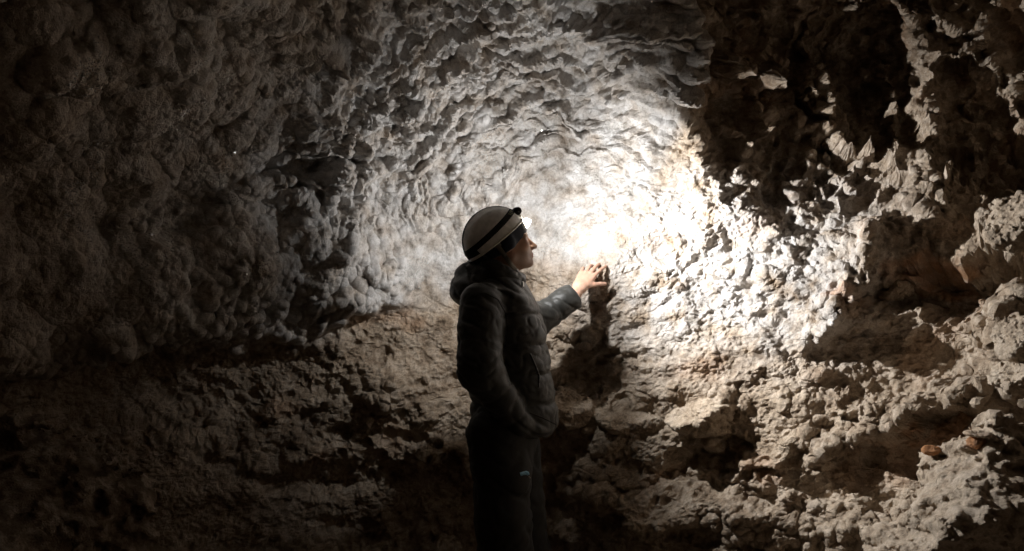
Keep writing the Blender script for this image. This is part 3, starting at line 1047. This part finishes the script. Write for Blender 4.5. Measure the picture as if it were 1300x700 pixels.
def sd_loft(x, y, z, grow=0.0):
    cx = np.interp(z, _tz, _tc); rx = np.interp(z, _tz, _tr) + grow; ry = np.interp(z, _tz, _ty) + grow
    k = (np.abs((x - cx) / rx) ** 2.4 + np.abs((y - YM) / ry) ** 2.4) ** (1 / 2.4)
    d = (k - 1) * np.minimum(rx, ry)
    return np.maximum(d, z - _tz[-1])


def folds(x, y, z, k=1.0):
    """creases of padded cloth: long soft pleats and smaller crumples"""
    a = fbm(x * 7 + 2 * z, y * 7, z * 13 + 3 * x, 2, .5)
    c1 = np.maximum(0, 1 - 5 * np.abs(perlin(x * 9 + 6 * z, y * 9, z * 15 + 5 * x)))
    c2 = np.maximum(0, 1 - 3.2 * np.abs(perlin(x * 17 - 9 * z, y * 15 + 4, z * 19 + 8 * x)))
    m = np.clip(.5 + 1.4 * perlin(x * 5, y * 5 + 9, z * 5), 0, 1)
    return k * (.0095 * a - .0070 * c1 * m - .0045 * c2 * c2 * (1 - .6 * m))


def puffs(s, L, amp):
    p = s / L
    f = np.abs(p - np.floor(p) - .5) * 2
    return amp * (1 - f ** 5) - amp


def sd_sleeve(x, y, z, s, e, w, r, far):
    d = smin(sd_cone(x, y, z, s, e, r[0], r[1]), sd_cone(x, y, z, e, w, r[1], r[2]), .03)
    t = axis_t(x, y, z, e, w); L = np.linalg.norm(w - e)
    d = d - np.where(t > 0, puffs(np.clip(t, 0, 1) * L + .01, .125, .007), puffs(axis_t(x, y, z, s, e) * np.linalg.norm(e - s), .15, .005))
    if far:
        ax = (w - e) / L
        end = (x - w[0]) * ax[0] + (y - w[1]) * ax[1] + (z - w[2]) * ax[2]
        d = smax(d, end, .006)
        d = smax(d, -sd_cone(x, y, z, w - ax * .03, w + ax * .06, .040, .046), .004)
    return d


def sd_jacket(x, y, z):
    warp = .006 * perlin(x * 9, y * 9, z * 9)
    zz = z + .012 * perlin(x * 6 + 3, y * 6, z * 3)
    d = sd_loft(x, y, z) - puffs(zz - HEM, .118, .011) * sstep(at(0, 372, YM)[2], at(0, 400, YM)[2], z)
    # bottom hem drawn in
    hz = z - (HEM + .02 * (y - YM) / .2)
    d = d + .010 * np.exp(-(hz / .02) ** 2)
    d = smax(d, -hz, .012)
    d = smin(d, sd_sleeve(x, y, z, SH_N, EL_N, WR_N, (.090, .086, .062), False), .018)
    d = smin(d, sd_sleeve(x, y, z, SH_F, EL_F, WR_F, (.086, .074, .060), True), .022)
    d = d - folds(x + warp, y, z, .85)
    # neck opening
    n0, n1 = hp(-.01, 0, -.06), np.array([HO[0] - .052, HO[1], HO[2] - .19])
    return smax(d, -sd_cone(x, y, z, n0, n1, .075, .060), .01)


def sd_hood(x, y, z):
    c = at(598, 368, YM)
    d = sd_ell(x, y, z, c, (.089, .155, .076))
    # the rolled rim round the neck, higher at the back
    cx, cz = at(634, 346, YM)[0], at(634, 346, YM)[2]
    X, Y, Z = x - cx, y - YM, z - cz
    an = R(-27)
    u = X * math.cos(an) + Z * math.sin(an); w = -X * math.sin(an) + Z * math.cos(an)
    k = np.hypot(u / .086, Y / .098)
    t = np.hypot((k - 1) * .088, w * .8) - .031
    d = smin(d, t, .035)
    d = smin(d, sd_cone(x, y, z, at(596, 350, YM), at(612, 338, YM), .055, .045), .04)
    d = d - folds(x * 1.3, y * 1.1, z * 1.2, .9)
    n0, n1 = hp(-.01, 0, -.03), np.array([HO[0] - .045, HO[1], HO[2] - .20])
    d = smax(d, -sd_cone(x, y, z, n0, n1, .066, .058), .008)
    return smax(d, -(sd_skull(*to_head(x, y, z)) - .016), .01)


def build_cloth(name, fn, lo, hi, h, mat, parent, it=1):
    v, q = surface_nets(fn, frange(lo[0], hi[0], h), frange(lo[1], hi[1], h), frange(lo[2], hi[2], h))
    v = relax(v, q, it, .4)
    return part(name, v, q, mat, parent)


jacket = build_cloth('jacket', sd_jacket, (-.32, 3.58, .84), (.36, 4.56, 1.60), .0052, M['jacket'], person)
hood = build_cloth('hood', sd_hood, (-.30, 3.80, 1.30), (.10, 4.20, 1.66), .0052, M['jacket'], jacket)


# trousers ---------------------------------------------------------------
def sd_trousers(x, y, z):
    d = sd_cone(x, y, z, HIP_N, KN_N, .132, .108)
    d = smin(d, sd_cone(x, y, z, KN_N, AN_N, .108, .098), .02)
    f = sd_cone(x, y, z, HIP_F, KN_F, .122, .100)
    f = smin(f, sd_cone(x, y, z, KN_F, AN_F, .100, .095), .02)
    d = smin(d, f, .02)
    yy = (y - YM) / 1.45 + YM
    d = smin(d, sd_cone(x, yy, z, at(645, 500, YM), at(640, 560, YM), .12, .135), .03)
    d = d - folds(x * .8, y * .8, z * .7, 1.25) - puffs(z + .25 * x, .33, .010)
    return smax(d, .055 - z, .02)


trousers = build_cloth('trousers', sd_trousers, (-.27, 3.66, .02), (.27, 4.32, 1.02), .0075, M['trouser'], person)


def boot(k, a):
    toe = np.array([.19, .02, 0.0])

    def f(x, y, z):
        d = sd_cone(x, y, z, a + np.array([-.01, 0, .12]), a + np.array([-.01, 0, -.03]), .066, .056)
        d = smin(d, sd_cone(x, (y - a[1]) / 1.1 + a[1], z, a + np.array([-.03, 0, -.045]), a + np.array([.15, .015, -.055]), .050, .042), .03)
        sole = smax(sd_cone(x, y, z * 0, np.array([a[0] - .03, a[1], 0]), np.array([a[0] + .155, a[1] + .015, 0]), .052, .046), np.abs(z - .018) - .018, .006)
        return smin(smax(d, .004 - z, .004), sole, .008)
    return build_cloth('boot', f, (a[0] - .14, a[1] - .10, -.01), (a[0] + .26, a[1] + .11, .26), .006, M['boot'], person)


boot(0, AN_N)
boot(1, AN_F)

# knitted cap under the helmet: tight on brow and ears
def sd_cap(x, y, z):
    a, b, c = to_head(x, y, z)
    s = np.abs(b)
    d = smin(sd_skull(a, b, c), sd_ell(a, s, c, (-.012, .079, -.010), (.022, .012, .034)), .02) - .0075
    low = .030 - .62 * np.maximum(0, .094 - a) + .25 * np.maximum(0, .01 - a)      # lower edge sinks from brow to ear
    low = np.maximum(low, -.052)
    d = smax(d, low - c, .004)
    d = d - .0012 * np.sin(s * 900) * 0 - .0018 * fbm(x * 40, y * 40, z * 40, 2)
    return smax(d, -(sd_skull(a, b, c) + .004), .003)


build_cloth('knitted_cap', sd_cap, tuple(HO - .15), tuple(HO + .16), .004, M['knit'], person)

# helmet -----------------------------------------------------------------
RIM = R(39)
e1 = np.array([math.cos(RIM) * math.cos(YAW), math.cos(RIM) * math.sin(YAW), math.sin(RIM)])
e2 = hl
e3 = np.cross(e1, e2)
HC = at(627.5, 302.5, HO[1] - .002)
HA_, HB_, HC_ = .134, .110, .120


def helm(phi, h, grow=0.0):
    """point on the helmet: phi round the head from the front, h along its axis from the rim plane"""
    hh = np.clip(h / (HC_ + grow), -.95, .9999)
    s = math.sqrt(1 - hh * hh)
    return HC + e1 * (HA_ + grow) * s * math.cos(phi) + e2 * (HB_ + grow) * s * math.sin(phi) + e3 * h


def grid_faces(n, m, wrap=False):
    return [[i * m + j, i * m + (j + 1) % m, (i + 1) * m + (j + 1) % m, (i + 1) * m + j] for i in range(n - 1) for j in range(m if wrap else m - 1)]


def build_helmet():
    m = 72
    prof = []
    hs = list(np.linspace(-.014, .0, 3)) + [HC_ * math.sin(t) for t in np.linspace(.04, math.pi / 2 * .985, 22)]
    for h in hs: prof.append((h, 0.0))
    rows = [[helm(2 * math.pi * j / m, h, g) for j in range(m)] for h, g in prof]
    rows += [[helm(2 * math.pi * j / m, h, -.007) for j in range(m)] for h, g in reversed(prof) if h < HC_ - .012]
    V = np.array(rows).reshape(-1, 3)
    # soft moulded ribs along the crown
    rel = V - HC
    b = rel @ e2; c = rel @ e3
    V += e3 * (.0022 * np.cos(b / .030 * math.pi) * np.clip(c / HC_ - .55, 0, .4) / .4)[:, None]
    Q = grid_faces(len(rows), m, True)
    Q.append([(len(prof) - 1) * m + j for j in range(m)] if False else [len(Q) * 0 + (len(prof) - 1) * m + j for j in range(4)])
    Q = [q for q in Q if len(set(q)) == 4]
    # rows wrap from the outer crown over to the inner crown: cap both holes with fans
    faces = [q for k, q in enumerate(grid_faces(len(rows), m, True)) if k // m != len(prof) - 1]
    n0 = len(V)
    V = np.vstack([V, HC + e3 * (HC_ + .0022), HC + e3 * (HC_ - .009)])
    o0 = (len(prof) - 1) * m; i0 = len(prof) * m
    faces += [[o0 + j, o0 + (j + 1) % m, n0] for j in range(m)] + [[i0 + (j + 1) % m, i0 + j, n0 + 1] for j in range(m)]
    # close the rim
    last = (len(rows) - 1) * m
    faces += [[j, last + j, last + (j + 1) % m, (j + 1) % m] for j in range(m)]
    return part('helmet', V, faces, M['shell'], person)


helmet = build_helmet()


def ring(name, hfun, width, grow, thick, mat, phis, m=4):
    """band laid round the helmet following hfun(phi)"""
    V = []
    for p in phis:
        h0 = hfun(p)
        for dh, g in ((-width / 2, grow), (-width / 4, grow + thick), (width / 4, grow + thick), (width / 2, grow)):
            V.append(helm(p, h0 + dh, g))
    n = len(phis)
    F_ = [[i * 4 + j, i * 4 + j + 1, (i + 1) * 4 + j + 1, (i + 1) * 4 + j] for i in range(n - 1) for j in range(3)]
    return part(name, V, F_, mat, helmet)


full = np.linspace(-math.pi, math.pi, 97)
ring('rim_lip', lambda p: -.011, .008, .0005, .004, M['lip'], full)


def band_h(p):
    return .034 + .011 * math.cos(p)


ring('lamp_strap', band_h, .023, .0012, .0022, M['webbing'], full)
# strap over the crown, from the lamp to the nape
V = []
for t in np.linspace(.32, math.pi + .02, 40):
    for w, g in ((-.011, -.003), (-.006, .002), (.006, .002), (.011, -.003)):
        V.append(HC + e1 * (HA_ + g) * math.cos(t) + e3 * (HC_ + .002 + g) * math.sin(t) + e2 * w)
part('crown_strap', V, [[i * 4 + j, i * 4 + j + 1, i * 4 + j + 5, i * 4 + j + 4] for i in range(39) for j in range(3)], M['webbing'], helmet)
# nape pad
V = []
ph = np.linspace(math.pi - .75, math.pi + .75, 24)
for p in ph:
    for h, g in ((-.045, -.010), (-.040, .002), (.018, .004), (.024, .0015)):
        V.append(helm(p, h, g))
part('nape_pad', V, [[i * 4 + j, i * 4 + j + 1, i * 4 + j + 5, i * 4 + j + 4] for i in range(23) for j in range(3)], M['webbing'], helmet)


# letters printed on the strap, read from the person's right side
def letter(strokes, s0):
    V, Fc = [], []
    hgt, wd = .0125, .0026
    for st in strokes:
        n0 = len(V)
        for k, (lx, ly) in enumerate(st):
            a = st[max(k - 1, 0)]; b = st[min(k + 1, len(st) - 1)]
            tx, ty = b[0] - a[0], b[1] - a[1]; L = math.hypot(tx, ty) or 1
            for sgn in (-1, 1):
                X = s0 + lx * hgt - sgn * ty / L * wd / 2; Y = (ly - .5) * hgt + sgn * tx / L * wd / 2
                p = -X / .118
                V.append(helm(p, band_h(p) + Y, .0042))
        Fc += [[n0 + 2 * i, n0 + 2 * i + 1, n0 + 2 * i + 3, n0 + 2 * i + 2] for i in range(len(st) - 1)]
    return part('letter', V, Fc, M['letter'], helmet, False)


arcC = [(.42 + .40 * math.cos(t), .5 + .5 * math.sin(t)) for t in np.linspace(R(50), R(310), 12)]
bowl = [(.12, 1), (.5, .97), (.72, .75), (.5, .5), (.12, .47)]
# read left to right for us = from the nape towards the brow, so the run starts far from the front
def mirror(st): return [[(-x, y) for x, y in s] for s in st]


letter(mirror([[(0, 1), (.4, 0)], [(.4, 0), (.8, 1)]]), .094)
letter(mirror([arcC]), .080)
letter(mirror([[(.12, 0), (.12, 1)], bowl]), .066)


# headlamp ---------------------------------------------------------------
def tube(pts, rad, n=20, cap=True):
    V, Fc = [], []
    pts = [np.asarray(p, float) for p in pts]
    d = pts[-1] - pts[0]; d /= np.linalg.norm(d)
    s = np.cross(d, [0.3, 0.2, 1.0]); s /= np.linalg.norm(s); t = np.cross(d, s)
    for p, r in zip(pts, rad):
        for k in range(n):
            a = 2 * math.pi * k / n
            V.append(p + r * (s * math.cos(a) + t * math.sin(a)))
    for i in range(len(pts) - 1):
        for k in range(n):
            Fc.append([i * n + k, i * n + (k + 1) % n, (i + 1) * n + (k + 1) % n, (i + 1) * n + k])
    if cap:
        Fc.append(list(range(n))[::-1]); Fc.append([(len(pts) - 1) * n + k for k in range(n)])
    return V, Fc


aim = np.array(LAMP_AIM); aim /= np.linalg.norm(aim)
LB = at(655.5, 268.5, HO[1] + .004)            # barrel across the brow of the helmet
ax = hl * .97 + hf * .05
V, Fc = tube([LB - ax * k for k in (.0275, .027, .022, .0215, .012, .0115, -.0115, -.012, -.022, -.0275)],
             [.0125, .0165, .0165, .0150, .0150, .0165, .0165, .0150, .0160, .0125], 24)
part('lamp_barrel', V, Fc, M['black'], helmet)
V, Fc = tube([LB - ax * .0295, LB - ax * .0265], [.0085, .0085], 18)
part('battery_cap', V, Fc, M['webbing'], helmet)
B0, B1 = at(656.5, 273.5, HO[1] + .002), at(661.5, 280, HO[1] + .014)
V, Fc = tube([B0, B0 * .6 + B1 * .4, B1], [.015, .013, .010], 16)
part('lamp_bracket', V, Fc, M['white'], helmet)


def lens_material():
    t = NT('lit_lamp_glass')
    co = t.obj_coord()
    return t.set(Base_Color=(0.9, 0.85, 0.75), Roughness=0.3, Emission_Color=(1.0, 0.88, 0.70), Emission_Strength=16.0)


M['lens'] = lens_material()
LH = at(664.5, 281.5, HO[1] + .020)            # lamp head
ld = np.array([.80, .30, -.52]); ld /= np.linalg.norm(ld)
V, Fc = tube([LH - ld * .004, LH, LH + ld * .010, LH + ld * .020, LH + ld * .024], [.010, .016, .021, .022, .019], 24)
part('lamp_lens', V, Fc, M['lens'], helmet)
for nm, en, ang, am, rad in (('headlamp_flood', LAMP_POWER, 179, (-.04, .98, .16), .60), ('headlamp_spot', LAMP_SPOT, 86, (.75, .60, .26), 1.0), ('headlamp_beam', LAMP_BEAM, 122, LAMP_AIM, 1.0)):
    L = bpy.data.lights.new(nm, 'SPOT')
    L.energy = en; L.spot_size = R(ang); L.spot_blend = rad; L.shadow_soft_size = .012
    L.color = (0.985, 0.985, 0.985)
    o = bpy.data.objects.new(nm, L)
    col.objects.link(o)
    o.parent = helmet
    o.location = LH + ld * .034 + np.array([.012, .062, .006]) - BASE  # three lights for one lens, moved off it so the helmet shades less wall
    o.rotation_euler = Vector(am).to_track_quat('-Z', 'Y').to_euler()


# things laid on the surface of the figure --------------------------------
def drop(fn, u, v, y0, off=.002, step=.0015, far=.35):
    """first point of the figure met going into the scene from (u, v, y0)"""
    ys = np.arange(0, far, step)
    P = np.array([at(u, v, y0 + t) for t in ys])
    d = fn(P[:, 0], P[:, 1], P[:, 2])
    k = int(np.argmax(d < off))
    return P[k] if (d < off).any() else None


def ribbon(name, pts, w, mat, parent, fn, y0, thick=.0016, off=.002, sub=14):
    pts = np.array(pts, float)
    t = np.linspace(0, len(pts) - 1, sub * (len(pts) - 1) + 1)
    c = np.stack([np.interp(t, np.arange(len(pts)), pts[:, k]) for k in (0, 1)], -1)
    V, last = [], None
    for i in range(len(c)):
        d = c[min(i + 1, len(c) - 1)] - c[max(i - 1, 0)]
        n = np.array([-d[1], d[0]]) / (np.linalg.norm(d) + 1e-9)
        ps = [drop(fn, *(c[i] + n * s * w / 2), y0, off) for s in (-1, 1)]
        ps = [p if p is not None else last for p in ps]
        if ps[0] is None or ps[1] is None: continue
        last = ps[0]
        up = np.array([0, -1.0, 0]) * thick
        V += [ps[0], ps[0] + up, ps[1] + up, ps[1]]
    n = len(V) // 4
    Fc = [[i * 4 + j, i * 4 + j + 1, i * 4 + j + 5, i * 4 + j + 4] for i in range(n - 1) for j in range(3)]
    return part(name, V, Fc, mat, parent)


def sd_headcap(x, y, z):
    return np.minimum(sd_head(x, y, z), sd_cap(x, y, z))


strap = ribbon('chin_strap', [(624, 299), (631, 311), (641, 325), (651, 339), (658, 347)], 6.0, M['greyweb'], person, sd_headcap, 3.80)
ribbon('strap_slider', [(629.5, 308), (633, 314)], 9.0, M['greyweb'], strap, sd_headcap, 3.795, .005, .004)
ribbon('strap_buckle', [(655, 344), (659.5, 349)], 7.0, M['black'], strap, sd_headcap, 3.795, .005, .004)
ribbon('emblem', [(660.5, 602.3), (664, 601.2), (667.5, 600.5), (671, 601.8)], 4.6, M['emblem'], trousers, sd_trousers, 3.60, .001, .001, 6)
ribbon('emblem', [(667, 599.3), (669.5, 600), (671.3, 603)], 3.0, M['emblem'], trousers, sd_trousers, 3.596, .001, .003, 6)
ribbon('emblem', [(671, 604.5), (673.5, 607.5)], 1.8, M['greyweb'], trousers, sd_trousers, 3.60, .001, .001, 6)
def sd_jh(x, y, z): return np.minimum(sd_jacket(x, y, z), sd_hood(x, y, z))


ribbon('zip_pull', [(663.6, 357), (664.6, 364)], 1.8, M['zip'], jacket, sd_jh, 3.80, .003, .003)
ribbon('pocket_zip', [(673, 449), (679, 462), (685, 478), (684, 492)], 2.2, M['black'], jacket, sd_jh, 3.70, .002, .002)
ribbon('sleeve_seam', [(615, 372), (632, 380), (642, 398), (645, 420), (642, 440)], 1.3, M['webbing'], jacket, sd_jh, 3.55, .001, .001)
ribbon('hem_seam', [(672, 524), (690, 531), (706, 539)], 1.5, M['webbing'], jacket, sd_jh, 3.60, .001, .001)

# ------------------------------------------------------------------ gypsum crystals that glint on the coated wall
def crystal_material():
    t = NT('gypsum_crystal')
    co = t.obj_coord()
    c = t.mix(t.noise(co, 40, 2), (0.62, 0.60, 0.56), (0.82, 0.81, 0.79))
    return t.set(Base_Color=c, Roughness=0.05, Specular_IOR_Level=1.0, IOR=2.4)


def build_crystals(count=70000):
    g = np.random.default_rng(5)
    Vw = WALL.reshape(-1, 3); z = WALL_CZ.ravel()
    front = np.flatnonzero((z > .7) & (Vw[:, 1] > 2.6))
    pick = g.choice(front, count, replace=False)
    # they grow in patches
    P = Vw[pick].astype(np.float64)
    dens = perlin(P[:, 0] * 4, P[:, 1] * 4, P[:, 2] * 4) + .4 * perlin(P[:, 0] * 13, P[:, 1] * 13, P[:, 2] * 13)
    P = P[dens > .33]
    n = len(P)
    R1 = g.normal(size=(n, 3)); R1 /= np.linalg.norm(R1, axis=1, keepdims=True)
    R2 = np.cross(R1, g.normal(size=(n, 3))); R2 /= np.linalg.norm(R2, axis=1, keepdims=True)
    R3 = np.cross(R1, R2)
    L = g.uniform(.0035, .010, n)[:, None]; W = L * g.uniform(.3, .55, n)[:, None]; T = W * g.uniform(.4, .9, n)[:, None]
    V = np.stack([P + R1 * L, P + R2 * W, P + R3 * T, P - R2 * W, P - R3 * T, P - R1 * L], 1).reshape(-1, 3)
    f = np.array([[0, 1, 2], [0, 2, 3], [0, 3, 4], [0, 4, 1], [5, 2, 1], [5, 3, 2], [5, 4, 3], [5, 1, 4]])
    Fc = (f[None] + (np.arange(n) * 6)[:, None, None]).reshape(-1, 3)
    o = obj('gypsum_crystals', mesh_from('gypsum_crystals', V, Fc, crystal_material(), False))
    tag(o, 'tiny glinting gypsum crystals scattered over the upper wall', 'crystals', kind='stuff')


build_crystals()
